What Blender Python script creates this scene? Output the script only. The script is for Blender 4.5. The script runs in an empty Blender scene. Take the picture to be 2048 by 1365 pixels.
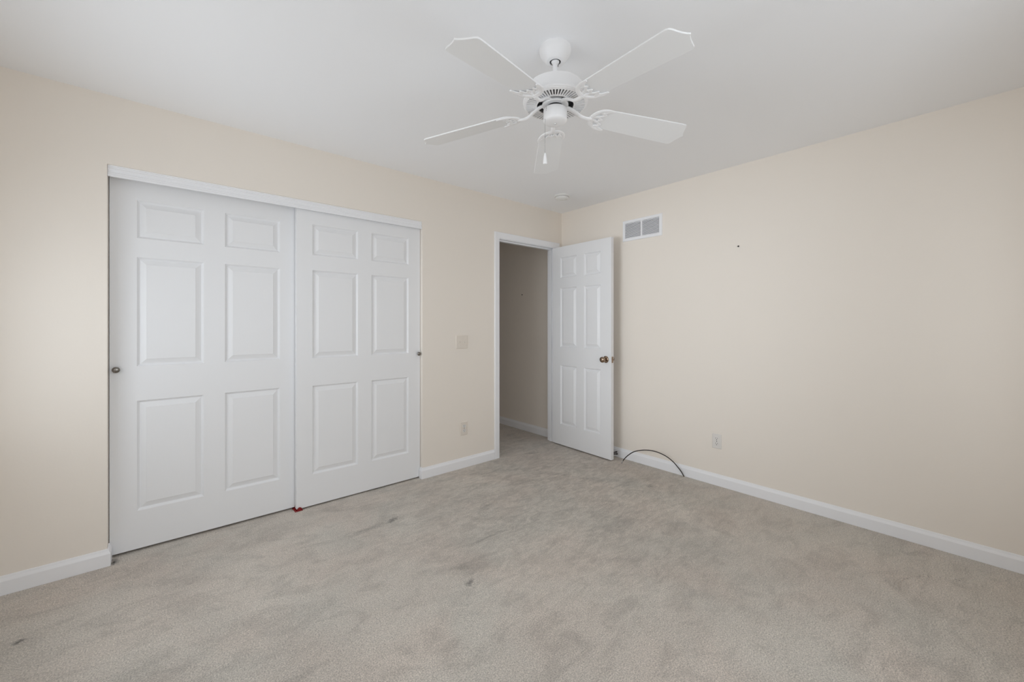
import bpy, bmesh, math, random
from mathutils import Vector, Matrix
random.seed(7)
PI = math.pi
SC = bpy.context.scene
C = SC.collection

# ------------------------------------------------------------------ camera
F_PX = 815.15
cam = bpy.data.cameras.new('camera')
cam.sensor_fit = 'HORIZONTAL'
cam.sensor_width = 36.0
cam.lens = F_PX / 2048 * 36.0
cam.shift_y = -(682.5 - 648.6) / 2048
cam.clip_start = 0.05
cam.clip_end = 200
co = bpy.data.objects.new('camera', cam)
C.objects.link(co)
co.location = (-3.27421, -2.96458, 1.2508)
co.rotation_euler = (PI / 2, 0, math.radians(49.1009) - PI / 2)
SC.camera = co

# ------------------------------------------------------------------ view, sky, daylight
vs = SC.view_settings
vs.view_transform = 'Standard'
vs.look = 'None'
vs.gamma = 1.0
vs.use_curve_mapping = False
vs.exposure = -0.05
# overcast day: separate sky and ground strengths for the side (-x) and rear (-y),
# levels made up to balance the light inside the room
SKY_SIDE, GROUND_SIDE = 4.2, 5.2
SKY_REAR, GROUND_REAR = 3.3, 2.8
FILL_LOBE = 10.8                 # added glow outside the side window, lifts the far door and corner
TINT = (0.948, 0.972, 1.055)
w = bpy.data.worlds.new('overcast_sky')
SC.world = w
w.use_nodes = True
nt = w.node_tree
nt.nodes.clear()
wo = nt.nodes.new('ShaderNodeOutputWorld')
bg = nt.nodes.new('ShaderNodeBackground')
bg.inputs['Color'].default_value = (*TINT, 1)
tc = nt.nodes.new('ShaderNodeTexCoord')
sp = nt.nodes.new('ShaderNodeSeparateXYZ')
nt.links.new(tc.outputs['Generated'], sp.inputs[0])


def ramp(sock, a, b, va, vb):
    r = nt.nodes.new('ShaderNodeMapRange')
    r.interpolation_type = 'SMOOTHSTEP'
    r.inputs['From Min'].default_value = a
    r.inputs['From Max'].default_value = b
    for k, v in (('To Min', va), ('To Max', vb)):
        if isinstance(v, float):
            r.inputs[k].default_value = v
        else:
            nt.links.new(v, r.inputs[k])
    nt.links.new(sock, r.inputs['Value'])
    return r.outputs['Result']


side = ramp(sp.outputs['Z'], -0.05, 0.05, GROUND_SIDE, SKY_SIDE)
rear = ramp(sp.outputs['Z'], -0.05, 0.05, GROUND_REAR, SKY_REAR)
df = nt.nodes.new('ShaderNodeMath')
df.operation = 'SUBTRACT'
nt.links.new(sp.outputs['X'], df.inputs[0])
nt.links.new(sp.outputs['Y'], df.inputs[1])
ad = nt.nodes.new('ShaderNodeMath')
nt.links.new(ramp(df.outputs[0], -0.25, 0.25, side, rear), ad.inputs[0])
nt.links.new(ramp(sp.outputs['X'], -0.985, -0.92, FILL_LOBE, 0.0), ad.inputs[1])
nt.links.new(ad.outputs[0], bg.inputs['Strength'])
nt.links.new(bg.outputs[0], wo.inputs[0])

# room dimensions (metres): corner of the closet wall and the right wall at the origin
H = 2.44
XL, YB = -3.95, -3.45          # left wall (window) and back wall
TH = 0.12                      # wall thickness
WIN1 = dict(a=-1.75, b=-0.28, z0=0.80, z1=1.72)     # window in the left wall, along y
WIN_FILL = dict(a=-3.40, b=-1.50, z0=0.55, z1=2.10)     # unseen window added in the back wall as fill light, along x


def portal(name, loc, rot, sx, sy):
    l = bpy.data.lights.new(name, 'AREA')
    l.shape = 'RECTANGLE'
    l.size, l.size_y = sx, sy
    l.cycles.is_portal = True
    o = bpy.data.objects.new(name, l)
    o.location, o.rotation_euler = loc, rot
    C.objects.link(o)


portal('daylight_portal', (XL - 0.10, (WIN1['a'] + WIN1['b']) / 2, (WIN1['z0'] + WIN1['z1']) / 2),
       (PI / 2, 0, -PI / 2), WIN1['b'] - WIN1['a'], WIN1['z1'] - WIN1['z0'])
portal('daylight_portal', ((WIN_FILL['a'] + WIN_FILL['b']) / 2, YB - 0.10, (WIN_FILL['z0'] + WIN_FILL['z1']) / 2),
       (PI / 2, 0, 0), WIN_FILL['b'] - WIN_FILL['a'], WIN_FILL['z1'] - WIN_FILL['z0'])

SC.cycles.max_bounces = 14
SC.cycles.diffuse_bounces = 10
SC.cycles.glossy_bounces = 6
SC.cycles.sample_clamp_indirect = 8.0
SC.cycles.caustics_reflective = False
SC.cycles.caustics_refractive = False


# ------------------------------------------------------------------ materials
def srgb(r, g, b):
    def f(c):
        c /= 255.0
        return c / 12.92 if c <= 0.04045 else ((c + 0.055) / 1.055) ** 2.4
    return (f(r), f(g), f(b), 1)


def mat(name, col, rough=0.5, metal=0.0, bump=0.0, scale=300.0, spec=0.5, stretch=None):
    m = bpy.data.materials.new(name)
    m.use_nodes = True
    n = m.node_tree
    b = n.nodes['Principled BSDF']
    b.inputs['Base Color'].default_value = col
    b.inputs['Roughness'].default_value = rough
    b.inputs['Metallic'].default_value = metal
    b.inputs['Specular IOR Level'].default_value = spec
    if bump > 0:
        g = n.nodes.new('ShaderNodeTexCoord')
        mp = n.nodes.new('ShaderNodeMapping')
        if stretch:
            mp.inputs['Scale'].default_value = stretch
        t = n.nodes.new('ShaderNodeTexNoise')
        t.inputs['Scale'].default_value = scale
        t.inputs['Detail'].default_value = 3
        bp = n.nodes.new('ShaderNodeBump')
        bp.inputs['Strength'].default_value = bump
        bp.inputs['Distance'].default_value = 0.001
        n.links.new(g.outputs['Object'], mp.inputs['Vector'])
        n.links.new(mp.outputs['Vector'], t.inputs['Vector'])
        n.links.new(t.outputs['Fac'], bp.inputs['Height'])
        n.links.new(bp.outputs['Normal'], b.inputs['Normal'])
    return m


M_WALL = mat('cream_wall_paint', srgb(237, 230, 221), 0.6, bump=0.25, scale=90, spec=0.3)
M_CEIL = mat('white_ceiling_paint', srgb(245, 246, 248), 0.8, bump=0.15, scale=120, spec=0.2)
M_TRIM = mat('white_trim_paint', srgb(241, 242, 245), 0.38, bump=0.05, scale=60)
M_DOOR = mat('white_door_paint', srgb(236, 237, 239), 0.42, bump=0.22, scale=70, stretch=(9, 9, 0.5))
M_FAN = mat('white_fan_enamel', srgb(243, 243, 244), 0.35)
M_BLADE = mat('white_fan_blade', srgb(241, 242, 243), 0.42)
M_CAVITY = mat('dark_motor_interior', srgb(42, 42, 44), 0.6)
M_CORE = mat('grey_motor_windings', srgb(92, 92, 92), 0.6)
M_SCREW = mat('dark_screw_metal', srgb(70, 66, 62), 0.3, metal=0.9)
M_CHAIN = mat('steel_chain', srgb(150, 150, 150), 0.35, metal=0.8)
M_PLASTIC = mat('white_plastic', srgb(232, 232, 230), 0.4)
M_PLATE = mat('almond_cover_plate', srgb(226, 218, 208), 0.35)
M_OUTLET = mat('pale_outlet_plastic', srgb(226, 223, 219), 0.35)
M_SLOT = mat('dark_slot', srgb(28, 26, 25), 0.7)
M_NICKEL = mat('satin_nickel', srgb(138, 134, 128), 0.22, metal=1.0)
M_BRONZE = mat('polished_warm_nickel', srgb(160, 140, 122), 0.12, metal=1.0)
M_HINGE = mat('hinge_metal', srgb(150, 140, 125), 0.3, metal=1.0)
M_RED = mat('red_plastic', srgb(128, 12, 14), 0.35)
M_BLACK = mat('black_cable_rubber', srgb(38, 30, 28), 0.4)
M_STEEL = mat('bright_connector_metal', srgb(215, 215, 215), 0.15, metal=1.0)
M_VENTDARK = mat('duct_shadow', srgb(135, 133, 138), 0.8)
M_WINFRAME = mat('white_window_vinyl', srgb(236, 236, 236), 0.4)


def glass_mat():
    m = bpy.data.materials.new('window_glass')
    m.use_nodes = True
    n = m.node_tree
    n.nodes.clear()
    o = n.nodes.new('ShaderNodeOutputMaterial')
    t = n.nodes.new('ShaderNodeBsdfTransparent')
    t.inputs[0].default_value = (0.96, 0.98, 0.97, 1)
    g = n.nodes.new('ShaderNodeBsdfGlossy')
    g.inputs['Roughness'].default_value = 0.02
    x = n.nodes.new('ShaderNodeMixShader')
    x.inputs[0].default_value = 0.06
    n.links.new(t.outputs[0], x.inputs[1])
    n.links.new(g.outputs[0], x.inputs[2])
    n.links.new(x.outputs[0], o.inputs[0])
    return m


M_GLASS = glass_mat()

STAINS_AND_GAP_SHADE = [
    (-3.452, 0.022, 0.016, 0.040, 0.92, 0.0),  # x, y, radius x, radius y, strength, angle : first one paints door-gap shade with dirt, others worn and soiled spots
    (-2.141, -1.339, 0.030, 0.020, 0.60, 0.6), (-2.151, -0.500, 0.050, 0.022, 0.50, 0.5),
    (-3.692, -0.484, 0.022, 0.016, 0.75, 0.3), (-0.406, -1.291, 0.040, 0.028, 0.40, 0.2),
    (-1.83, -1.066, 0.150, 0.012, 0.28, 0.08), (-2.09, -1.215, 0.060, 0.045, 0.22, 0.5),
    (-2.30, -0.515, 0.170, 0.030, 0.22, 0.1), (-0.78, -0.62, 0.10, 0.035, 0.22, -0.9),
    (-0.95, -0.33, 0.12, 0.03, 0.16, -0.4), (-1.35, -0.42, 0.12, 0.03, 0.16, 0.2),
    (-0.62, -0.95, 0.10, 0.05, 0.16, -0.7), (-1.60, -0.75, 0.08, 0.03, 0.20, 0.5),
    (-0.55, -0.10, 0.06, 0.03, 0.25, -0.3), (-0.95, -0.85, 0.09, 0.03, 0.16, 1.2),
]


def carpet_mat():
    m = bpy.data.materials.new('taupe_carpet')
    m.use_nodes = True
    n = m.node_tree
    L = n.links.new
    b = n.nodes['Principled BSDF']
    b.inputs['Roughness'].default_value = 0.95
    b.inputs['Specular IOR Level'].default_value = 0.1
    b.inputs['Sheen Weight'].default_value = 0.12
    b.inputs['Sheen Roughness'].default_value = 0.6
    geo = n.nodes.new('ShaderNodeNewGeometry')
    P = geo.outputs['Position']

    def noise(scale, detail=2, rough=0.5, stretch=None, rot=0, dist=0.0):
        mp = n.nodes.new('ShaderNodeMapping')
        mp.inputs['Rotation'].default_value = (0, 0, rot)
        mp.inputs['Scale'].default_value = stretch or (1, 1, 1)
        t = n.nodes.new('ShaderNodeTexNoise')
        t.inputs['Scale'].default_value = scale
        t.inputs['Detail'].default_value = detail
        t.inputs['Roughness'].default_value = rough
        t.inputs['Distortion'].default_value = dist
        L(P, mp.inputs['Vector'])
        L(mp.outputs['Vector'], t.inputs['Vector'])
        return t.outputs['Fac']

    def remap(v, a, bb, c, d):
        r = n.nodes.new('ShaderNodeMapRange')
        for k, x in zip(('From Min', 'From Max', 'To Min', 'To Max'), (a, bb, c, d)):
            r.inputs[k].default_value = x
        L(v, r.inputs['Value'])
        return r.outputs['Result']

    def mathn(op, a, bb):
        r = n.nodes.new('ShaderNodeMath')
        r.operation = op
        for i, x in enumerate((a, bb)):
            if isinstance(x, (int, float)):
                r.inputs[i].default_value = x
            else:
                L(x, r.inputs[i])
        return r.outputs[0]

    fine = noise(190, 4, 0.75)
    mid = noise(60, 2, 0.6)
    patch = noise(1.7, 3, 0.55, dist=0.6)
    foot = noise(5.5, 4, 0.6, stretch=(1.0, 1.6, 1), rot=0.6, dist=0.9)
    v = remap(fine, 0.3, 0.7, 0.48, 1.42)
    v = mathn('MULTIPLY', v, remap(mid, 0.3, 0.7, 0.94, 1.06))
    v = mathn('MULTIPLY', v, remap(patch, 0.3, 0.7, 0.90, 1.06))
    # trodden track towards the doorway: more flattened dark tufts
    smear = noise(9.0, 4, 0.65, stretch=(1.0, 2.6, 1), rot=-0.75, dist=1.2)
    dd = n.nodes.new('ShaderNodeVectorMath')
    dd.operation = 'DISTANCE'
    L(P, dd.inputs[0])
    dd.inputs[1].default_value = (-0.95, -0.75, 0)
    amt = remap(dd.outputs['Value'], 0.6, 1.7, 0.20, 0.03)
    dk = mathn('MULTIPLY', amt, remap(smear, 0.60, 0.40, 0.0, 1.0))
    v = mathn('MULTIPLY', v, mathn('SUBTRACT', 1.02, dk))
    v = mathn('MULTIPLY', v, remap(foot, 0.30, 0.52, 0.84, 1.03))
    edge = noise(30, 3, 0.7)
    for (sx, sy, rx, ry, st, an) in STAINS_AND_GAP_SHADE:
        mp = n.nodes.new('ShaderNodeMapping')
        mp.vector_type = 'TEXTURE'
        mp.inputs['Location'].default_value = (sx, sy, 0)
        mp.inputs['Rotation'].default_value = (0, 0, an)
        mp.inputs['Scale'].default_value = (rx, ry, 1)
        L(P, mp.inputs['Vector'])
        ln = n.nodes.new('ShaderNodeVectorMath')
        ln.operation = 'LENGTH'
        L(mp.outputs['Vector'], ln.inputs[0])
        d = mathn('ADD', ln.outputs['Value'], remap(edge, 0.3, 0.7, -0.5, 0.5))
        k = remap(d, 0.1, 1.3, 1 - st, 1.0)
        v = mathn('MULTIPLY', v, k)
    hue = noise(2.3, 2, 0.5, dist=0.4)
    cm = n.nodes.new('ShaderNodeMix')
    cm.data_type = 'RGBA'
    cm.inputs['A'].default_value = srgb(213, 203, 193)
    cm.inputs['B'].default_value = srgb(210, 204, 195)
    L(remap(hue, 0.35, 0.65, 0, 1), cm.inputs['Factor'])
    sc = n.nodes.new('ShaderNodeVectorMath')
    sc.operation = 'SCALE'
    L(cm.outputs['Result'], sc.inputs[0])
    L(v, sc.inputs['Scale'])
    L(sc.outputs[0], b.inputs['Base Color'])
    bp = n.nodes.new('ShaderNodeBump')
    bp.inputs['Strength'].default_value = 0.8
    bp.inputs['Distance'].default_value = 0.005
    hsum = mathn('ADD', fine, mathn('MULTIPLY', mid, 0.6))
    L(hsum, bp.inputs['Height'])
    L(bp.outputs['Normal'], b.inputs['Normal'])
    return m


M_CARPET = carpet_mat()


# ------------------------------------------------------------------ mesh helpers
def new_bm():
    return bmesh.new()


def box(bm, a, b):
    x0, x1 = sorted((a[0], b[0]))
    y0, y1 = sorted((a[1], b[1]))
    z0, z1 = sorted((a[2], b[2]))
    v = [bm.verts.new(p) for p in ((x0, y0, z0), (x1, y0, z0), (x1, y1, z0), (x0, y1, z0),
                                   (x0, y0, z1), (x1, y0, z1), (x1, y1, z1), (x0, y1, z1))]
    for f in ((0, 3, 2, 1), (4, 5, 6, 7), (0, 1, 5, 4), (1, 2, 6, 5), (2, 3, 7, 6), (3, 0, 4, 7)):
        bm.faces.new([v[i] for i in f])
    return v


def lathe(bm, prof, seg=48, mtx=None, cap0=True, cap1=True):
    """prof: list of (radius, height) about the local z axis"""
    rings = []
    for r, z in prof:
        ring = []
        for i in range(seg):
            a = 2 * PI * i / seg
            p = Vector((r * math.cos(a), r * math.sin(a), z))
            if mtx:
                p = mtx @ p
            ring.append(bm.verts.new(p))
        rings.append(ring)
    for k in range(len(rings) - 1):
        for i in range(seg):
            j = (i + 1) % seg
            bm.faces.new((rings[k][i], rings[k][j], rings[k + 1][j], rings[k + 1][i]))
    if cap0:
        bm.faces.new(list(reversed(rings[0])))
    if cap1:
        bm.faces.new(rings[-1])


def smooth_path(pts, sub=6):
    P = [Vector(p) for p in pts]
    out = []
    for i in range(len(P) - 1):
        p0 = P[i - 1] if i > 0 else P[i] * 2 - P[i + 1]
        p1, p2 = P[i], P[i + 1]
        p3 = P[i + 2] if i + 2 < len(P) else P[i + 1] * 2 - P[i]
        for s in range(sub):
            t = s / sub
            out.append(0.5 * ((2 * p1) + (p2 - p0) * t + (2 * p0 - 5 * p1 + 4 * p2 - p3) * t * t
                              + (3 * p1 - p0 - 3 * p2 + p3) * t ** 3))
    out.append(P[-1])
    return out


def tube(bm, pts, r, seg=10, sub=6, flat=1.0, smooth=True):
    """r: radius or list of radii at the control points; flat squashes along z"""
    path = smooth_path(pts, sub) if smooth else [Vector(p) for p in pts]
    n = len(path)
    rings = []
    up = Vector((0, 0, 1))
    for i, p in enumerate(path):
        t = (path[min(i + 1, n - 1)] - path[max(i - 1, 0)]).normalized()
        a = t.cross(up)
        if a.length < 1e-3:
            a = Vector((1, 0, 0))
        a.normalize()
        b = a.cross(t).normalized()
        if isinstance(r, (int, float)):
            rr = r
        else:
            f = i / (n - 1) * (len(r) - 1)
            k = min(int(f), len(r) - 2)
            rr = r[k] + (r[k + 1] - r[k]) * (f - k)
        rings.append([bm.verts.new(p + a * rr * math.cos(2 * PI * j / seg) + b * rr * flat * math.sin(2 * PI * j / seg))
                      for j in range(seg)])
    for k in range(n - 1):
        for j in range(seg):
            q = (j + 1) % seg
            bm.faces.new((rings[k][j], rings[k][q], rings[k + 1][q], rings[k + 1][j]))
    bm.faces.new(list(reversed(rings[0])))
    bm.faces.new(rings[-1])


def prism(bm, outline, z0, z1, mtx=None):
    lo, hi = [], []
    for x, y in outline:
        a, b = Vector((x, y, z0)), Vector((x, y, z1))
        if mtx:
            a, b = mtx @ a, mtx @ b
        lo.append(bm.verts.new(a))
        hi.append(bm.verts.new(b))
    n = len(outline)
    bm.faces.new(list(reversed(lo)))
    bm.faces.new(hi)
    for i in range(n):
        j = (i + 1) % n
        bm.faces.new((lo[i], lo[j], hi[j], hi[i]))


def sweep(bm, path, prof):
    """sweep a profile (distance off the wall, height) along a floor path; room on the left of the path"""
    n = len(path)
    P = [Vector(p) for p in path]
    rings = []
    for i in range(n):
        d0 = (P[i] - P[i - 1]).normalized() if i > 0 else None
        d1 = (P[i + 1] - P[i]).normalized() if i < n - 1 else None
        n0 = Vector((-d0.y, d0.x)) if d0 else None
        n1 = Vector((-d1.y, d1.x)) if d1 else None
        if n0 is None:
            m = n1
        elif n1 is None:
            m = n0
        else:
            m = (n0 + n1)
            m = m / m.dot(n0) if m.length > 1e-6 else n0
        rings.append([bm.verts.new((P[i].x + m.x * q[0], P[i].y + m.y * q[0], q[1])) for q in prof])
    k = len(prof)
    for i in range(n - 1):
        for j in range(k):
            q = (j + 1) % k
            bm.faces.new((rings[i][j], rings[i][q], rings[i + 1][q], rings[i + 1][j]))
    bm.faces.new(rings[0])
    bm.faces.new(list(reversed(rings[-1])))


def obj(name, bm, material, parent=None, smooth=False, bevel=0.0, angle=35, seg=2):
    bmesh.ops.recalc_face_normals(bm, faces=bm.faces)
    me = bpy.data.meshes.new(name)
    bm.to_mesh(me)
    bm.free()
    me.materials.append(material)
    o = bpy.data.objects.new(name, me)
    C.objects.link(o)
    if parent:
        o.parent = parent
    if smooth:
        for p in me.polygons:
            p.use_smooth = True
        me.set_sharp_from_angle(angle=math.radians(angle))
    if bevel > 0:
        bv = o.modifiers.new('bevel', 'BEVEL')
        bv.width = bevel
        bv.segments = seg
        bv.limit_method = 'ANGLE'
        bv.angle_limit = math.radians(40)
    return o


def boxobj(name, a, b, material, parent=None, bevel=0.0):
    bm = new_bm()
    box(bm, a, b)
    return obj(name, bm, material, parent, bevel=bevel)


def thing(name, label, cat, loc=(0, 0, 0), group=None, rotz=0.0):
    o = bpy.data.objects.new(name, None)
    o.empty_display_size = 0.1
    C.objects.link(o)
    o.location = loc
    o.rotation_euler = (0, 0, rotz)
    o['label'] = label
    o['category'] = cat
    if group:
        o['group'] = group
    return o


def tag(o, label, cat, group=None):
    o['label'] = label
    o['category'] = cat
    if group:
        o['group'] = group
    return o


def struct(o, label=None, cat=None):
    o['kind'] = 'structure'
    if label:
        o['label'] = label
        o['category'] = cat
    return o


def structroot(name, label, cat, loc=(0, 0, 0)):
    o = thing(name, label, cat, loc)
    o['kind'] = 'structure'
    return o


# ------------------------------------------------------------------ room shell
HX = -0.018                    # hallway wall seen through the doorway
HY1 = 3.2
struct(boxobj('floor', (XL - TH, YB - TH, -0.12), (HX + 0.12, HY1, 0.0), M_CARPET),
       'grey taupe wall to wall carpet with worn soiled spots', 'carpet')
struct(boxobj('ceiling', (XL - TH, YB - TH, H), (HX + 0.12, HY1, H + 0.12), M_CEIL),
       'smooth white painted ceiling', 'ceiling')

CLX0, CLX1, CLZ = -3.477, -1.664, 2.081           # closet opening
DX0, DX1, DZ = -0.886, -0.083, 2.067              # rough opening of the doorway
T1 = 0.105
bm = new_bm()
box(bm, (XL, 0, 0), (CLX0, T1, H))
box(bm, (CLX0, 0, CLZ), (CLX1, T1, H))
box(bm, (CLX1, 0, 0), (DX0, T1, H))
box(bm, (DX0, 0, DZ), (DX1, T1, H))
box(bm, (DX1, 0, 0), (0, T1, H))
struct(obj('wall_front', bm, M_WALL), 'cream wall holding the sliding closet and the doorway', 'wall')
struct(boxobj('wall_right', (0, YB - TH, 0), (TH, T1, H), M_WALL), 'long blank cream wall with the air vent', 'wall')


def wall_with_window(name, axis, W, lo, hi, plane, out, label):
    bm = new_bm()

    def bx(s0, s1, z0, z1):
        if axis == 'y':
            box(bm, (plane, s0, z0), (out, s1, z1))
        else:
            box(bm, (s0, plane, z0), (s1, out, z1))
    bx(lo, W['a'], 0, H)
    bx(W['b'], hi, 0, H)
    bx(W['a'], W['b'], 0, W['z0'])
    bx(W['a'], W['b'], W['z1'], H)
    return struct(obj(name, bm, M_WALL), label, 'wall')


wall_with_window('wall_left', 'y', WIN1, YB - TH, T1, XL, XL - TH, 'cream wall with the side window')
wall_with_window('wall_back', 'x', WIN_FILL, XL, 0, YB, YB - TH, 'cream wall with the added rear window')


def window(name, axis, W, plane, out, label):
    root = structroot(name, label, 'window')
    s = 1 if out > plane else -1

    def bx(bm, s0, s1, z0, z1, d0, d1):
        p0, p1 = plane + s * d0, plane + s * d1
        if axis == 'y':
            box(bm, (p0, s0, z0), (p1, s1, z1))
        else:
            box(bm, (s0, p0, z0), (s1, p1, z1))
    bm = new_bm()
    a, b, z0, z1 = W['a'], W['b'], W['z0'], W['z1']
    f = 0.045
    bx(bm, a, a + f, z0, z1, 0.05, 0.10)
    bx(bm, b - f, b, z0, z1, 0.05, 0.10)
    bx(bm, a + f, b - f, z0, z0 + f, 0.05, 0.10)
    bx(bm, a + f, b - f, z1 - f, z1, 0.05, 0.10)
    m = (z0 + z1) / 2
    bx(bm, a + f, b - f, m - 0.02, m + 0.02, 0.055, 0.09)
    obj('window_frame', bm, M_WINFRAME, root)
    bm = new_bm()
    bx(bm, a + f, b - f, z0 + f, m - 0.02, 0.070, 0.074)
    bx(bm, a + f, b - f, m + 0.02, z1 - f, 0.070, 0.074)
    obj('window_pane', bm, M_GLASS, root)
    bm = new_bm()
    bx(bm, a - 0.03, b + 0.03, z0 - 0.02, z0, -0.03, 0.0)
    bx(bm, a, b, z0, z0 + 0.012, -0.03, 0.05)
    obj('window_sill', bm, M_TRIM, root)
    return root


window('window_1', 'y', WIN1, XL, XL - TH, 'white sash window in the left wall')
window('fill_window', 'x', WIN_FILL, YB, YB - TH, 'unseen white sash window added in the back wall for fill light')

# closet interior
bm = new_bm()
box(bm, (XL - TH, 0.80, 0), (-1.40, 0.86, H))
box(bm, (XL - TH, T1, 0), (XL - TH + 0.06, 0.80, H))
box(bm, (-1.46, T1, 0), (-1.40, 0.80, H))
struct(obj('wall_closet', bm, M_WALL), 'walls inside the closed closet', 'wall')
# hallway
struct(boxobj('wall_hall_right', (HX, T1, 0), (HX + 0.12, HY1, H), M_WALL),
       'shaded hallway wall seen through the doorway', 'wall')
struct(boxobj('wall_hall_left', (-1.22, T1, 0), (-1.10, HY1, H), M_WALL), 'left wall of the hallway', 'wall')
struct(boxobj('wall_hall_end', (-1.10, HY1 - 0.12, 0), (HX, HY1, H), M_WALL), 'end wall of the hallway', 'wall')

# baseboards
BP = [(0, 0), (0.014, 0), (0.014, 0.064), (0.0125, 0.068), (0.008, 0.078), (0.006, 0.086), (0.004, 0.088), (0, 0.088)]


def baseboard(name, path, label):
    bm = new_bm()
    sweep(bm, path, BP)
    return struct(obj(name, bm, M_TRIM, bevel=0.001, seg=1), label, 'baseboard')


baseboard('baseboard_front_left', [(CLX0, 0.072), (CLX0, 0), (XL, 0)], 'white baseboard left of the closet')
baseboard('baseboard_front_middle', [(-0.9255, 0), (CLX1, 0), (CLX1, 0.031)],
          'short white baseboard between the closet and the doorway')
baseboard('baseboard_right', [(0, YB), (0, 0)], 'long white baseboard along the blank right wall')
baseboard('baseboard_left', [(XL, 0), (XL, YB)], 'white baseboard under the side window')
baseboard('baseboard_back', [(XL, YB), (0, YB)], 'white baseboard under the added rear window')
baseboard('baseboard_hall', [(HX, T1 + 0.02), (HX, HY1 - 0.12)], 'white baseboard in the shaded hallway')

# ------------------------------------------------------------------ panelled door leaf
ROWS = [(0.222, 0.828), (1.017, 1.620), (1.725, 1.934)]


def leaf(root, width, height, z0, thick, cols, both=False):
    """leaf in local coords: x 0..width, front face at y=0 looking to -y, back at y=thick"""
    xs = [0] + [c for col in cols for c in col] + [width]
    zs = [0] + [c - z0 for r in ROWS for c in r] + [height]
    bm = new_bm()
    V = {}

    def vert(i, j, y):
        k = (i, j, y)
        if k not in V:
            V[k] = bm.verts.new((xs[i], y, zs[j]))
        return V[k]
    nx, nz = len(xs) - 1, len(zs) - 1
    for i in range(nx):
        for j in range(nz):
            hole = (i % 2 == 1) and (j % 2 == 1)
            for y in (0, thick):
                if not (hole and (y == 0 or both)):
                    bm.faces.new([vert(i, j, y), vert(i + 1, j, y), vert(i + 1, j + 1, y), vert(i, j + 1, y)])
    for i in range(nx):
        bm.faces.new([vert(i, 0, 0), vert(i + 1, 0, 0), vert(i + 1, 0, thick), vert(i, 0, thick)])
        bm.faces.new([vert(i, nz, 0), vert(i + 1, nz, 0), vert(i + 1, nz, thick), vert(i, nz, thick)])
    for j in range(nz):
        bm.faces.new([vert(0, j, 0), vert(0, j + 1, 0), vert(0, j + 1, thick), vert(0, j, thick)])
        bm.faces.new([vert(nx, j, 0), vert(nx, j + 1, 0), vert(nx, j + 1, thick), vert(nx, j, thick)])
    lf = obj('door_leaf', bm, M_DOOR, root)
    for c in cols:
        for r in ROWS:
            bm = new_bm()
            a, b, c0, c1 = c[0], c[1], r[0] - z0, r[1] - z0
            for side in ((0, 1),) + (((thick, -1),) if both else ()):
                y0, sg = side
                rings = []
                for ins, dep in ((0, 0), (0.0025, 0.0040), (0.0100, 0.0125), (0.0130, 0.0125), (0.038, 0.0024), (0.0395, 0.0010)):
                    rings.append([bm.verts.new((x, y0 + sg * dep, z)) for x, z in
                                  ((a + ins, c0 + ins), (b - ins, c0 + ins), (b - ins, c1 - ins), (a + ins, c1 - ins))])
                for q in range(len(rings) - 1):
                    for s in range(4):
                        t = (s + 1) % 4
                        bm.faces.new((rings[q][s], rings[q][t], rings[q + 1][t], rings[q + 1][s]))
                bm.faces.new(rings[-1])
            o = obj('door_panel', bm, M_DOOR, root)
            # one-sided mouldings: make the faces look outward
            me = o.data
            if not both:
                if sum(p.normal.y * p.area for p in me.polygons) > 0:
                    me.flip_normals()
    return lf


def round_knob(parent, loc, direction, r, proj, material, rose=None):
    """mushroom knob on a short neck; direction is the axis it sticks out along"""
    q = Vector((0, 0, 1)).rotation_difference(Vector(direction)).to_matrix().to_4x4()
    m = Matrix.Translation(loc) @ q
    bm = new_bm()
    prof = [(0.45 * r, 0), (0.40 * r, proj * 0.45)]
    for k in range(9):
        a = -PI / 2 + 0.45 + (PI - 0.45) * k / 8
        prof.append((max(r * math.cos(a), 0.0006), proj * 0.68 + proj * 0.32 * math.sin(a)))
    lathe(bm, prof, 32, m)
    k = obj('knob', bm, material, parent, smooth=True)
    if rose:
        bm = new_bm()
        lathe(bm, [(rose, 0), (rose, 0.003), (rose * 0.85, 0.008), (rose * 0.45, 0.011)], 36, m)
        obj('rose', bm, material, k, smooth=True)
    return k


# closet doors
d1 = structroot('door_1', 'rear sliding closet door on the left, white with six panels', 'door', (-3.474, 0.080, 0.014))
leaf(d1, 0.913, 2.040, 0.014, 0.035, [(0.108, 0.403), (0.506, 0.805)])
k = round_knob(d1, (0.026, 0.0, 0.991), (0, -1, 0), 0.0165, 0.024, M_NICKEL)
k['label'] = 'small round satin nickel knob'
d2 = structroot('door_2', 'front sliding closet door on the right, white with six panels', 'door', (-2.580, 0.035, 0.011))
leaf(d2, 0.9125, 2.040, 0.011, 0.035, [(0.099, 0.409), (0.510, 0.811)])
k = round_knob(d2, (0.8965, 0.0, 0.999), (0, -1, 0), 0.0155, 0.024, M_NICKEL)
k['label'] = 'small round satin nickel knob'

# fluted track cover across the top of the closet
bm = new_bm()
zt, zb = CLZ, 2.022
prof = [(0.010, zt), (0.010, zt - 0.006), (0.014, zt - 0.008), (0.014, zt - 0.016), (0.011, zt - 0.019),
        (0.011, zt - 0.027), (0.014, zt - 0.030), (0.014, zt - 0.036), (0.011, zt - 0.039), (0.011, zt - 0.047),
        (0.008, zt - 0.050), (0.008, zb), (0.020, zb), (0.020, zt)]
v0 = [bm.verts.new((CLX0 + 0.001, y, z)) for y, z in prof]
v1 = [bm.verts.new((CLX1 - 0.001, y, z)) for y, z in prof]
for i in range(len(prof)):
    j = (i + 1) % len(prof)
    bm.faces.new((v0[i], v0[j], v1[j], v1[i]))
bm.faces.new(v0)
bm.faces.new(v1)
struct(obj('trim_1', bm, M_TRIM), 'white fluted track cover above the sliding closet doors', 'trim')

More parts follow.
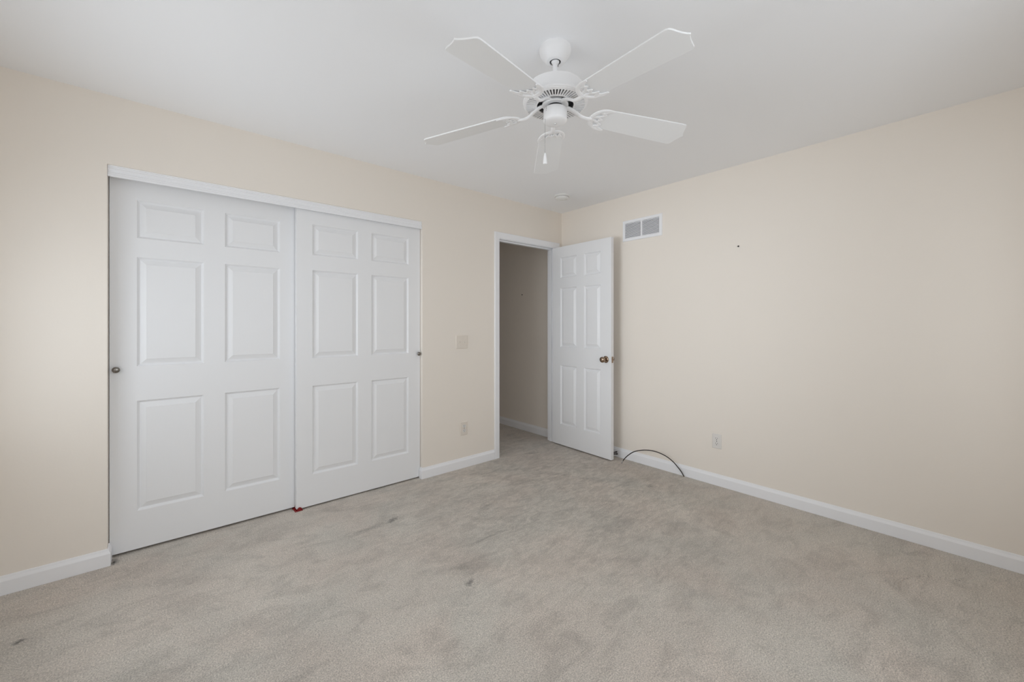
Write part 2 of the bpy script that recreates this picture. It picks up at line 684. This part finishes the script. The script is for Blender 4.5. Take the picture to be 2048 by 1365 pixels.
# ------------------------------------------------------------------ doorway frame
JX0, JX1, JZ = -0.863, -0.105, 2.050     # jamb faces
tr = structroot('trim_2', 'white casing and jamb around the open doorway', 'door frame')
bm = new_bm()
box(bm, (DX0, 0.0, 0), (JX0, T1, JZ))
box(bm, (JX1, 0.0, 0), (DX1, T1, JZ))
box(bm, (DX0, 0.0, JZ), (DX1, T1, DZ))
obj('jamb', bm, M_TRIM, tr, bevel=0.0008)
bm = new_bm()
box(bm, (JX0, 0.040, 0), (JX0 + 0.011, 0.075, JZ - 0.011))
box(bm, (JX1 - 0.011, 0.040, 0), (JX1, 0.075, JZ - 0.011))
box(bm, (JX0, 0.040, JZ - 0.011), (JX1, 0.075, JZ))
obj('stop', bm, M_TRIM, tr, bevel=0.001)


def casing(name, s):
    """three mitred boards; s=-1 bedroom side, +1 hall side"""
    bm = new_bm()
    yw = 0.0 if s < 0 else T1
    xi0, xi1, zi = JX0 - 0.005, JX1 + 0.005, JZ + 0.005
    W = 0.056
    prof = [(0, 0.0), (0, 0.008), (0.004, 0.010), (0.020, 0.011), (0.046, 0.015), (0.053, 0.015), (W, 0.012), (W, 0.0)]

    def ring(pt):
        return [bm.verts.new(pt(o, d)) for o, d in prof]
    r1 = ring(lambda o, d: (xi0 - o, yw + s * d, 0))
    r2 = ring(lambda o, d: (xi0 - o, yw + s * d, zi + o))
    r3 = ring(lambda o, d: (xi1 + o, yw + s * d, zi + o))
    r4 = ring(lambda o, d: (xi1 + o, yw + s * d, 0))
    n = len(prof)
    for A, B in ((r1, r2), (r2, r3), (r3, r4)):
        for i in range(n):
            j = (i + 1) % n
            bm.faces.new((A[i], A[j], B[j], B[i]))
    bm.faces.new(r1)
    bm.faces.new(r4)
    obj(name, bm, M_TRIM, tr)


casing('casing', -1)
casing('casing', 1)

# open bedroom door: leaf pivots at the right jamb, free edge comes into the room
DW = 0.750
d3 = structroot('door_3', 'open white six panel bedroom door standing against the right wall', 'door', (-0.1470, -0.006, 0.012))
d3.rotation_euler = (0, 0, -PI / 2 - math.radians(1.6))
leaf(d3, DW, 2.033, 0.012, 0.035, [(0.112, 0.333), (0.428, 0.628)], both=True)


def door_knob(parent, loc, direction):
    q = Vector((0, 0, 1)).rotation_difference(Vector(direction)).to_matrix().to_4x4()
    m = Matrix.Translation(loc) @ q
    bm = new_bm()
    lathe(bm, [(0.012, 0.006), (0.011, 0.026), (0.014, 0.030), (0.022, 0.034), (0.0265, 0.042), (0.0275, 0.050),
               (0.0255, 0.059), (0.019, 0.065), (0.010, 0.068), (0.001, 0.069)], 40, m)
    k = obj('knob', bm, M_BRONZE, parent, smooth=True, angle=60)
    k['label'] = 'round polished warm nickel knob'
    bm = new_bm()
    lathe(bm, [(0.032, 0), (0.032, 0.002), (0.030, 0.006), (0.022, 0.009), (0.012, 0.011)], 40, m)
    obj('rose', bm, M_BRONZE, k, smooth=True, angle=60)


door_knob(d3, (DW - 0.060, 0.0, 0.913), (0, -1, 0))
door_knob(d3, (DW - 0.060, 0.035, 0.913), (0, 1, 0))
bm = new_bm()
box(bm, (DW - 0.001, 0.006, 0.913 - 0.0285), (DW + 0.0012, 0.029, 0.913 + 0.0285))
lp = obj('latch_plate', bm, M_BRONZE, d3, bevel=0.0006)
bm = new_bm()
prism(bm, [(0, 0), (0.011, 0.003), (0.011, 0.009), (0, 0.013)], -0.006, 0.006,
      Matrix.Translation((DW + 0.0012, 0.011, 0.913)))
obj('latch_bolt', bm, M_BRONZE, lp, bevel=0.0008)
for hz in (1.80, 1.03, 0.27):
    bm = new_bm()
    lathe(bm, [(0.0055, hz - 0.045), (0.0055, hz + 0.045)], 16, Matrix.Translation((-0.004, 0.0405, 0)))
    box(bm, (-0.0015, 0.004, hz - 0.044), (0.0, 0.035, hz + 0.044))
    obj('hinge', bm, M_HINGE, d3, smooth=True)

# ------------------------------------------------------------------ ceiling fan
FX, FY = -1.982, -1.7575
fan = thing('ceiling_fan', 'white five blade ceiling fan on a short downrod', 'ceiling fan', (FX, FY, H))


def fz(z):
    return z - H


bm = new_bm()
lathe(bm, [(0.0672, 0), (0.068, -0.005), (0.068, -0.015), (0.0655, -0.025), (0.0595, -0.035), (0.0515, -0.045),
           (0.0445, -0.053), (0.0405, -0.0585), (0.038, -0.0600), (0.0245, -0.0600), (0.0235, -0.057), (0.0235, -0.050)], 64)
can = obj('canopy', bm, M_FAN, fan, smooth=True, angle=50)
bm = new_bm()
lathe(bm, [(0.0234, -0.0572), (0.0234, -0.0555)], 32)
obj('canopy_opening', bm, M_CAVITY, can)  # dark-coloured disc paints in the shade inside the canopy mouth
bm = new_bm()
lathe(bm, [(0.0165, -0.055), (0.0175, -0.0585), (0.0155, -0.063), (0.011, -0.066)], 32)
obj('hanger_ball', bm, M_FAN, can, smooth=True)
bm = new_bm()
lathe(bm, [(0.0107, -0.045), (0.0107, fz(2.262))], 28)
rod = obj('downrod', bm, M_FAN, fan, smooth=True)
bm = new_bm()
lathe(bm, [(0.0025, -0.074), (0.0025, -0.069)], 12, Matrix.Translation((0.012, -0.004, 0)))
obj('set_screw', bm, M_SCREW, rod)
# motor housing: coupling, sloped top, band, flared lip
bm = new_bm()
lathe(bm, [(0.011, fz(2.300)), (0.024, fz(2.298)), (0.026, fz(2.286)), (0.060, fz(2.283)), (0.105, fz(2.278)),
           (0.117, fz(2.272)), (0.1195, fz(2.262)), (0.1195, fz(2.226)), (0.124, fz(2.217)), (0.137, fz(2.212)),
           (0.1395, fz(2.207)), (0.1385, fz(2.2015)), (0.134, fz(2.199)), (0.134, fz(2.212)), (0.05, fz(2.214))], 96)
obj('motor_housing', bm, M_FAN, fan, smooth=True, angle=32)
# slotted vent ring under the housing
bm = new_bm()
Z1, Z0 = fz(2.1985), fz(2.1925)
lathe(bm, [(0.126, Z1), (0.134, Z1 + 0.001), (0.135, Z0 + 0.004), (0.131, Z0 + 0.001), (0.126, Z0), (0.126, Z1)], 96, cap0=False, cap1=False)
lathe(bm, [(0.0785, Z0 - 0.001), (0.0785, Z1 - 0.002), (0.0855, Z1 - 0.002), (0.0855, Z0 - 0.001), (0.0785, Z0 - 0.001)], 72, cap0=False, cap1=False)
NR = 58
for i in range(NR):
    m = Matrix.Rotation(2 * PI * i / NR, 4, 'Z')
    vv = box(bm, (0.0850, -0.0027, Z0 - 0.0008), (0.1265, 0.0027, Z1 - 0.001))
    for v in vv:
        v.co.y *= (v.co.x / 0.105)
        v.co = m @ v.co
# closing faces of the rims
obj('vent_ring', bm, M_FAN, fan, smooth=True, angle=40)
bm = new_bm()
lathe(bm, [(0.133, fz(2.2065)), (0.133, fz(2.208))], 64)
obj('motor_core', bm, M_CORE, fan)
bm = new_bm()
lathe(bm, [(0.030, fz(2.207)), (0.054, fz(2.207)), (0.056, fz(2.204)), (0.057, fz(2.194)), (0.055, fz(2.1905)),
           (0.030, fz(2.1905))], 64)
obj('flywheel', bm, M_FAN, fan, smooth=True)
bm = new_bm()
lathe(bm, [(0.033, fz(2.191)), (0.033, fz(2.172))], 40)
obj('switch_bracket', bm, M_CAVITY, fan, smooth=True)
bm = new_bm()
lathe(bm, [(0.077, fz(2.2062)), (0.077, fz(2.2064))], 48)
obj('hub_recess', bm, M_CAVITY, fan)
bm = new_bm()
lathe(bm, [(0.020, fz(2.179)), (0.044, fz(2.1785)), (0.049, fz(2.176)), (0.051, fz(2.171)), (0.051, fz(2.131)),
           (0.0505, fz(2.1275)), (0.0480, fz(2.1235)), (0.0440, fz(2.1205)), (0.038, fz(2.1185)), (0.026, fz(2.1170)),
           (0.012, fz(2.1162)), (0.001, fz(2.116))], 64)
sw = obj('switch_housing', bm, M_FAN, fan, smooth=True, angle=40)
bm = new_bm()
lathe(bm, [(0.0035, fz(2.1130)), (0.0045, fz(2.1145)), (0.0045, fz(2.118))], 20)
obj('cap_screw', bm, M_STEEL, sw, smooth=True)
fwd = Vector((0.6547, 0.7558, 0))
rgt = Vector((0.7558, -0.6547, 0))
bm = new_bm()
for dz in (2.171, 2.165, 2.158):
    p = (-rgt * 0.80 - fwd * 0.60).normalized() * 0.0505
    m = Matrix.Translation((p.x, p.y, fz(dz)))
    lathe(bm, [(0.0005, -0.0016), (0.0016, 0), (0.0005, 0.0016)], 10, m)
obj('switch_slot', bm, M_SLOT, sw)
# pull chain with bell shaped fob
pc = -rgt * 0.0455 - fwd * 0.020
bm = new_bm()
cx, cy = pc.x, pc.y
ztop, zbot = 2.131, 1.979
nb = 48
for i in range(nb):
    z = ztop + (zbot - ztop) * i / (nb - 1)
    lathe(bm, [(0.0004, fz(z) - 0.0012), (0.0011, fz(z)), (0.0004, fz(z) + 0.0012)], 8, Matrix.Translation((cx, cy, 0)))
tube(bm, [(cx, cy, fz(ztop)), (cx, cy, fz(zbot))], 0.0005, 6, 1, smooth=False)
chain = obj('pull_chain', bm, M_CHAIN, fan, smooth=True)
bm = new_bm()
lathe(bm, [(0.0015, fz(1.981)), (0.0035, fz(1.978)), (0.0062, fz(1.965)), (0.0085, fz(1.945)), (0.0090, fz(1.937)),
           (0.0078, fz(1.9335)), (0.002, fz(1.932))], 28, Matrix.Translation((cx, cy, 0)))
obj('pull_fob', bm, M_FAN, chain, smooth=True)

# blade in its own frame: x outward from the root (0 = 0.200 m from the axis), underside at z=0
LT = 0.438


def blade_outline():
    half = [(-0.012, 0.018), (-0.006, 0.036), (0.004, 0.048), (0.020, 0.0565), (0.10, 0.0600), (0.25, 0.0655),
            (0.385, 0.0695), (0.398, 0.0695), (0.406, 0.0665), (0.411, 0.0600), (0.4145, 0.050), (0.4185, 0.036),
            (0.424, 0.022), (0.431, 0.008), (LT, 0.0)]
    pts = half + [(x, -y) for x, y in reversed(half[:-1])]
    return pts


bm = new_bm()
prism(bm, blade_outline(), 0.0, 0.0058)
tmp = obj('blade', bm, M_BLADE, fan, bevel=0.0012)
blade0 = tmp

bm = new_bm()
# swan-neck arm from the flywheel to the blade
tube(bm, [(-0.162, 0, 0.019), (-0.138, 0, 0.019), (-0.105, 0, 0.006), (-0.080, 0, -0.008), (-0.055, 0, -0.012),
          (-0.030, 0, -0.008)], [0.010, 0.012, 0.0115, 0.0105, 0.010, 0.011], 14, 6, flat=0.6)
for s in (1, -1):
    # outer crescent hooking along the blade edge
    tube(bm, [(-0.034, 0, -0.007), (-0.030, s * 0.016, -0.006), (-0.021, s * 0.034, -0.005), (-0.003, s * 0.050, -0.004),
              (0.020, s * 0.0585, -0.004), (0.040, s * 0.0605, -0.004), (0.052, s * 0.0590, -0.004)],
         [0.012, 0.011, 0.0095, 0.009, 0.008, 0.0065, 0.005], 12, 6, flat=0.5)
    # inner scalloped edge: cusps pointing out along the blade
    tube(bm, [(0.048, s * 0.0585, -0.004), (0.030, s * 0.0530, -0.004), (0.018, s * 0.0440, -0.004), (0.018, s * 0.0350, -0.004),
              (0.029, s * 0.0285, -0.004)], [0.005, 0.0065, 0.0065, 0.006, 0.0042], 10, 6, flat=0.55)
    tube(bm, [(0.027, s * 0.0290, -0.004), (0.012, s * 0.0240, -0.004), (0.004, s * 0.0160, -0.004), (0.007, s * 0.0075, -0.004),
              (0.022, 0, -0.004)], [0.0045, 0.006, 0.006, 0.0055, 0.0045], 10, 6, flat=0.55)
    # struts leaving two openings beside the arm
    tube(bm, [(-0.030, s * 0.004, -0.006), (-0.014, s * 0.010, -0.004), (0.004, s * 0.016, -0.004)], 0.0058, 10, 6, flat=0.55)
    tube(bm, [(-0.006, s * 0.046, -0.004), (0.006, s * 0.040, -0.004), (0.016, s * 0.038, -0.004)], 0.0075, 10, 6, flat=0.5)
for (x, y) in ((0.016, 0.037), (0.016, -0.037), (0.004, 0)):
    lathe(bm, [(0.0010, -0.0072), (0.0032, -0.0068), (0.0040, -0.004), (0.0040, 0.0)], 14, Matrix.Translation((x, y, 0)))
iron0 = obj('blade_iron', bm, M_FAN, blade0, smooth=True)

BL = [  # angle, droop slope, pitch : the old blades each sag and twist a little differently
    (-24.13 - 2.47, -0.0889 + 0.022, 0.1521 + 0.048), (47.87 + 0.30, -0.0889 + 0.018, 0.1521 + 0.020),
    (119.87 + 0.84, -0.0889 - 0.022, 0.1521 + 0.072), (191.87 + 2.42, -0.0889 - 0.022, 0.1521 - 0.034),
    (263.87 - 1.09, -0.0889 + 0.004, 0.1521 - 0.104)]
for i, (a, sl, pi_) in enumerate(BL):
    m = Matrix.Rotation(math.radians(a), 4, 'Z') @ Matrix.Translation((0.200, 0, fz(2.1627))) \
        @ Matrix.Rotation(math.atan(-sl), 4, 'Y') @ Matrix.Rotation(-pi_, 4, 'X')
    if i == 0:
        b = blade0
    else:
        b = blade0.copy()
        C.objects.link(b)
        b.parent = fan
        ir = iron0.copy()
        C.objects.link(ir)
        ir.parent = b
    b.matrix_local = m

# ------------------------------------------------------------------ smoke detector
sd = thing('smoke_detector', 'round white smoke detector on the ceiling near the corner', 'smoke detector', (-0.450, -0.412, H))
bm = new_bm()
lathe(bm, [(0.072, 0), (0.072, -0.009), (0.069, -0.012), (0.060, -0.0125)], 64)
obj('base_ring', bm, M_PLASTIC, sd, smooth=True)
bm = new_bm()
lathe(bm, [(0.060, -0.010), (0.062, -0.018), (0.060, -0.027), (0.054, -0.033), (0.040, -0.037), (0.038, -0.0355),
           (0.020, -0.0355), (0.018, -0.038), (0.001, -0.0385)], 64)
obj('cover', bm, M_PLASTIC, sd, smooth=True)
bm = new_bm()
lathe(bm, [(0.0595, -0.0148), (0.0622, -0.0152), (0.0622, -0.0168), (0.0595, -0.0172)], 64)
obj('vent_slit', bm, M_VENTDARK, sd)

# ------------------------------------------------------------------ air return grille on the right wall
gv = thing('air_vent', 'white metal return air grille with two banks of slats', 'vent', (0, -0.9645, 2.1115))
GW, GH = 0.1975, 0.096


def gbox(bm, y0, y1, z0, z1, x0, x1):
    box(bm, (x0, y0, z0), (x1, y1, z1))


bm = new_bm()
fw = 0.027
outer = [(-GW, -GH), (GW, -GH), (GW, GH), (-GW, GH)]


def ringv(ins, x):
    return [bm.verts.new((x, (abs(y) - ins) * (1 if y > 0 else -1), (abs(z) - ins) * (1 if z > 0 else -1))) for y, z in outer]


rs = [ringv(0, 0.0), ringv(0, -0.003), ringv(0.004, -0.009), ringv(fw - 0.002, -0.010), ringv(fw, -0.008), ringv(fw, 0.0)]
for q in range(len(rs) - 1):
    for s in range(4):
        t = (s + 1) % 4
        bm.faces.new((rs[q][s], rs[q][t], rs[q + 1][t], rs[q + 1][s]))
obj('vent_frame', bm, M_TRIM, gv)
bm = new_bm()
gbox(bm, -0.007, 0.007, -GH + fw, GH - fw, -0.0105, -0.001)
obj('center_bar', bm, M_TRIM, gv, bevel=0.001)
bm = new_bm()
gbox(bm, -GW + fw, GW - fw, -GH + fw, GH - fw, -0.0015, -0.0003)
obj('duct_back', bm, M_VENTDARK, gv)
NS = 12
pit = (2 * GH - 2 * fw) / NS
for (ya, yb) in ((-GW + fw, -0.007), (0.007, GW - fw)):
    bm = new_bm()
    for i in range(NS):
        z = -GH + fw + (i + 0.5) * pit
        vv = [bm.verts.new(p) for p in ((-0.0092, ya, z - 0.0042), (-0.0085, ya, z - 0.0050), (-0.0020, ya, z + 0.0030), (-0.0027, ya, z + 0.0038),
                                        (-0.0092, yb, z - 0.0042), (-0.0085, yb, z - 0.0050), (-0.0020, yb, z + 0.0030), (-0.0027, yb, z + 0.0038))]
        for f in ((0, 1, 2, 3), (7, 6, 5, 4), (0, 4, 5, 1), (1, 5, 6, 2), (2, 6, 7, 3), (3, 7, 4, 0)):
            bm.faces.new([vv[q] for q in f])
    obj('slat_bank', bm, M_TRIM, gv)


# ------------------------------------------------------------------ outlets and switch
def duplex_outlet(name, label, loc, rotz, w_, h_, plate, group):
    """local frame: plate in xz, facing -y"""
    t = thing(name, label, 'outlet', loc, group, rotz)
    bm = new_bm()
    a, b = w_ / 2, h_ / 2
    rs = []
    for ins, y in ((0, 0), (0, -0.0022), (0.0035, -0.0058)):
        rs.append([bm.verts.new((x, y, z)) for x, z in ((-a + ins, -b + ins), (a - ins, -b + ins), (a - ins, b - ins), (-a + ins, b - ins))])
    for q in range(2):
        for s in range(4):
            u = (s + 1) % 4
            bm.faces.new((rs[q][s], rs[q][u], rs[q + 1][u], rs[q + 1][s]))
    bm.faces.new(rs[-1])
    bm.faces.new(rs[0])
    obj('cover_plate', bm, plate, t, bevel=0.0008)
    for s in (1, -1):
        zc = s * 0.0195
        bm = new_bm()
        pts = []
        for i in range(28):
            an = 2 * PI * i / 28
            pts.append((0.0172 * math.cos(an), max(-0.0135, min(0.0135, 0.0172 * math.sin(an)))))
        prism(bm, pts, 0.0050, 0.0078, Matrix.Translation((0, 0, zc)) @ Matrix.Rotation(PI / 2, 4, 'X'))
        so = obj('socket', bm, M_OUTLET, t)
        bm = new_bm()
        box(bm, (-0.0078, -0.0081, zc + 0.0005), (-0.0054, -0.0076, zc + 0.0090))
        box(bm, (0.0054, -0.0081, zc + 0.0015), (0.0078, -0.0076, zc + 0.0085))
        prism(bm, [(0.0030 * math.cos(2 * PI * i / 14), 0.0030 * math.sin(2 * PI * i / 14)) for i in range(14)], 0.0076, 0.0081,
              Matrix.Translation((0, 0, zc - 0.0068)) @ Matrix.Rotation(PI / 2, 4, 'X'))
        obj('socket_slots', bm, M_SLOT, so)
    bm = new_bm()
    lathe(bm, [(0.0032, 0.0055), (0.0030, 0.0068), (0.0005, 0.0072)], 14, Matrix.Rotation(PI / 2, 4, 'X'))
    obj('plate_screw', bm, M_NICKEL, t, smooth=True)
    return t


duplex_outlet('wall_outlet', 'almond duplex outlet low on the wall between closet and doorway', (-1.263, 0, 0.341), 0,
              0.074, 0.117, M_PLATE, 'wall outlets')
duplex_outlet('wall_outlet', 'pale duplex outlet low on the blank right wall above the cable', (0, -1.615, 0.341), -PI / 2,
              0.070, 0.113, M_OUTLET, 'wall outlets')

sw_ = thing('light_switch', 'almond double toggle light switch beside the doorway', 'light switch', (-1.286, 0, 1.0945))
bm = new_bm()
a, b = 0.060, 0.0575
rs = []
for ins, y in ((0, 0), (0, -0.0022), (0.0035, -0.0058)):
    rs.append([bm.verts.new((x, y, z)) for x, z in ((-a + ins, -b + ins), (a - ins, -b + ins), (a - ins, b - ins), (-a + ins, b - ins))])
for q in range(2):
    for s in range(4):
        u = (s + 1) % 4
        bm.faces.new((rs[q][s], rs[q][u], rs[q + 1][u], rs[q + 1][s]))
bm.faces.new(rs[-1])
bm.faces.new(rs[0])
obj('cover_plate', bm, M_PLATE, sw_, bevel=0.0008)
for s, up in ((-0.023, 1), (0.023, -1)):
    bm = new_bm()
    box(bm, (s - 0.0055, -0.0066, -0.0125), (s + 0.0055, -0.0050, 0.0125))
    vv = box(bm, (s - 0.0045, -0.0150, -0.0045), (s + 0.0045, -0.0055, 0.0045))
    for v in vv:
        if v.co.y < -0.010:
            v.co.z = v.co.z * 0.7 + up * 0.0085
    obj('toggle', bm, M_PLATE, sw_, bevel=0.0008)
    for zz in (0.030, -0.030):
        bm = new_bm()
        lathe(bm, [(0.0030, 0.0055), (0.0028, 0.0067), (0.0005, 0.0070)], 12,
              Matrix.Translation((s, 0, zz)) @ Matrix.Rotation(PI / 2, 4, 'X'))
        obj('plate_screw', bm, M_PLATE, sw_, smooth=True)


# ------------------------------------------------------------------ small things
def nail(label, loc, direction, r):
    bm = new_bm()
    q = Vector((0, 0, 1)).rotation_difference(Vector(direction)).to_matrix().to_4x4()
    lathe(bm, [(r * 0.5, 0.0), (r * 0.5, 0.004), (r, 0.005), (r, 0.0065), (r * 0.6, 0.0075)], 16, Matrix.Translation(loc) @ q)
    o = obj('nail', bm, M_SLOT, smooth=True)
    tag(o, label, 'nail', 'nails left in the walls')


nail('tiny dark nail head high on the blank right wall', (0, -1.771, 1.832), (-1, 0, 0), 0.0055)
nail('tiny dark nail head on the shaded hallway wall', (HX, 0.607, 1.598), (-1, 0, 0), 0.0070)

cable_pts = [(-0.024, -1.364, 0.0), (-0.030, -1.345, 0.035), (-0.036, -1.320, 0.066), (-0.047, -1.277, 0.110), (-0.062, -1.219, 0.145),
             (-0.083, -1.140, 0.166), (-0.105, -1.058, 0.163), (-0.127, -0.974, 0.136), (-0.141, -0.923, 0.098),
             (-0.151, -0.882, 0.052), (-0.1555, -0.867, 0.026)]
cb = thing('coaxial_cable', 'black coaxial cable arching out of the carpet by the right baseboard', 'cable', (-0.024, -1.364, 0))
inv = Matrix.Translation((0.024, 1.364, 0))
bm = new_bm()
tube(bm, [inv @ Vector(p) for p in cable_pts], 0.0041, 12, 8)
obj('cable', bm, M_BLACK, cb, smooth=True)
bm = new_bm()
A, B = Vector(cable_pts[-2]), Vector(cable_pts[-1])
dr = (B - A).normalized()
q = Vector((0, 0, 1)).rotation_difference(dr).to_matrix().to_4x4()
m = inv @ Matrix.Translation(B) @ q
lathe(bm, [(0.0044, -0.008), (0.0052, -0.006), (0.0052, 0.004), (0.0042, 0.005), (0.0042, 0.008), (0.0068, 0.009),
           (0.0068, 0.018), (0.0058, 0.019), (0.0050, 0.0195)], 18, m)
cn = obj('connector', bm, M_STEEL, cb, smooth=True, angle=30)
cn['label'] = 'shiny metal screw-on connector'


def stub(label, pts):
    o = thing('cable_end', label, 'cable', pts[0], 'cable ends behind the door')
    P0 = Vector(pts[0])
    L_ = [Vector(p) - P0 for p in pts]
    bm = new_bm()
    tube(bm, L_, 0.0042, 10, 6)
    obj('cable', bm, M_BLACK, o, smooth=True)
    bm = new_bm()
    d = (L_[-1] - L_[-2]).normalized()
    q = Vector((0, 0, 1)).rotation_difference(d).to_matrix().to_4x4()
    lathe(bm, [(0.0042, -0.006), (0.0062, -0.004), (0.0062, 0.010), (0.004, 0.013)], 14, Matrix.Translation(L_[-1]) @ q)
    obj('end_cap', bm, M_BLACK, o, smooth=True)


stub('upper of two black cable ends poking out behind the open door',
     [(-0.015, -0.560, 0.012), (-0.035, -0.590, 0.016), (-0.050, -0.640, 0.026), (-0.050, -0.690, 0.043), (-0.050, -0.725, 0.056)])
stub('lower of two black cable ends poking out behind the open door',
     [(-0.015, -0.580, 0.006), (-0.038, -0.610, 0.008), (-0.052, -0.655, 0.018), (-0.052, -0.700, 0.032), (-0.052, -0.732, 0.040)])

# red floor guide of the sliding doors
rg = thing('floor_guide', 'small red plastic guide on the carpet where the closet doors overlap', 'door guide', (-2.566, 0.05, 0))
bm = new_bm()
box(bm, (-0.026, -0.030, 0.0), (0.022, 0.078, 0.004))
obj('base_plate', bm, M_RED, rg, bevel=0.0015)
bm = new_bm()
prism(bm, [(0.0165 * math.cos(PI * i / 14), 0.0215 * math.sin(PI * i / 14)) for i in range(15)], -0.0045, 0.0045,
      Matrix.Translation((0.003, -0.0235, 0.002)) @ Matrix.Rotation(PI / 2, 4, 'X'))
obj('front_fin', bm, M_RED, rg, bevel=0.0015)
bm = new_bm()
prism(bm, [(-0.034, 0.0), (-0.018, 0.006), (-0.012, 0.034), (0.004, 0.036), (0.010, 0.0)], -0.002, 0.002,
      Matrix.Translation((0.0, 0.0245, 0.002)) @ Matrix.Rotation(PI / 2, 4, 'X'))
obj('middle_fin', bm, M_RED, rg, bevel=0.0008)

# ridge in the carpet where a cable runs under the pile, lower right
bm = new_bm()
rp = [(-0.640, -2.712), (-0.625, -2.697), (-0.585, -2.694), (-0.545, -2.701), (-0.479, -2.722), (-0.440, -2.745), (-0.371, -2.811),
      (-0.329, -2.868), (-0.315, -2.941), (-0.297, -2.995)]
tube(bm, [(x, y, -0.0010) for x, y in rp], [0.003] + [0.0075] * 6 + [0.006, 0.005, 0.002], 12, 6, flat=0.8)
o = obj('carpet_ridge', bm, M_CARPET, bpy.data.objects['floor'], smooth=True)
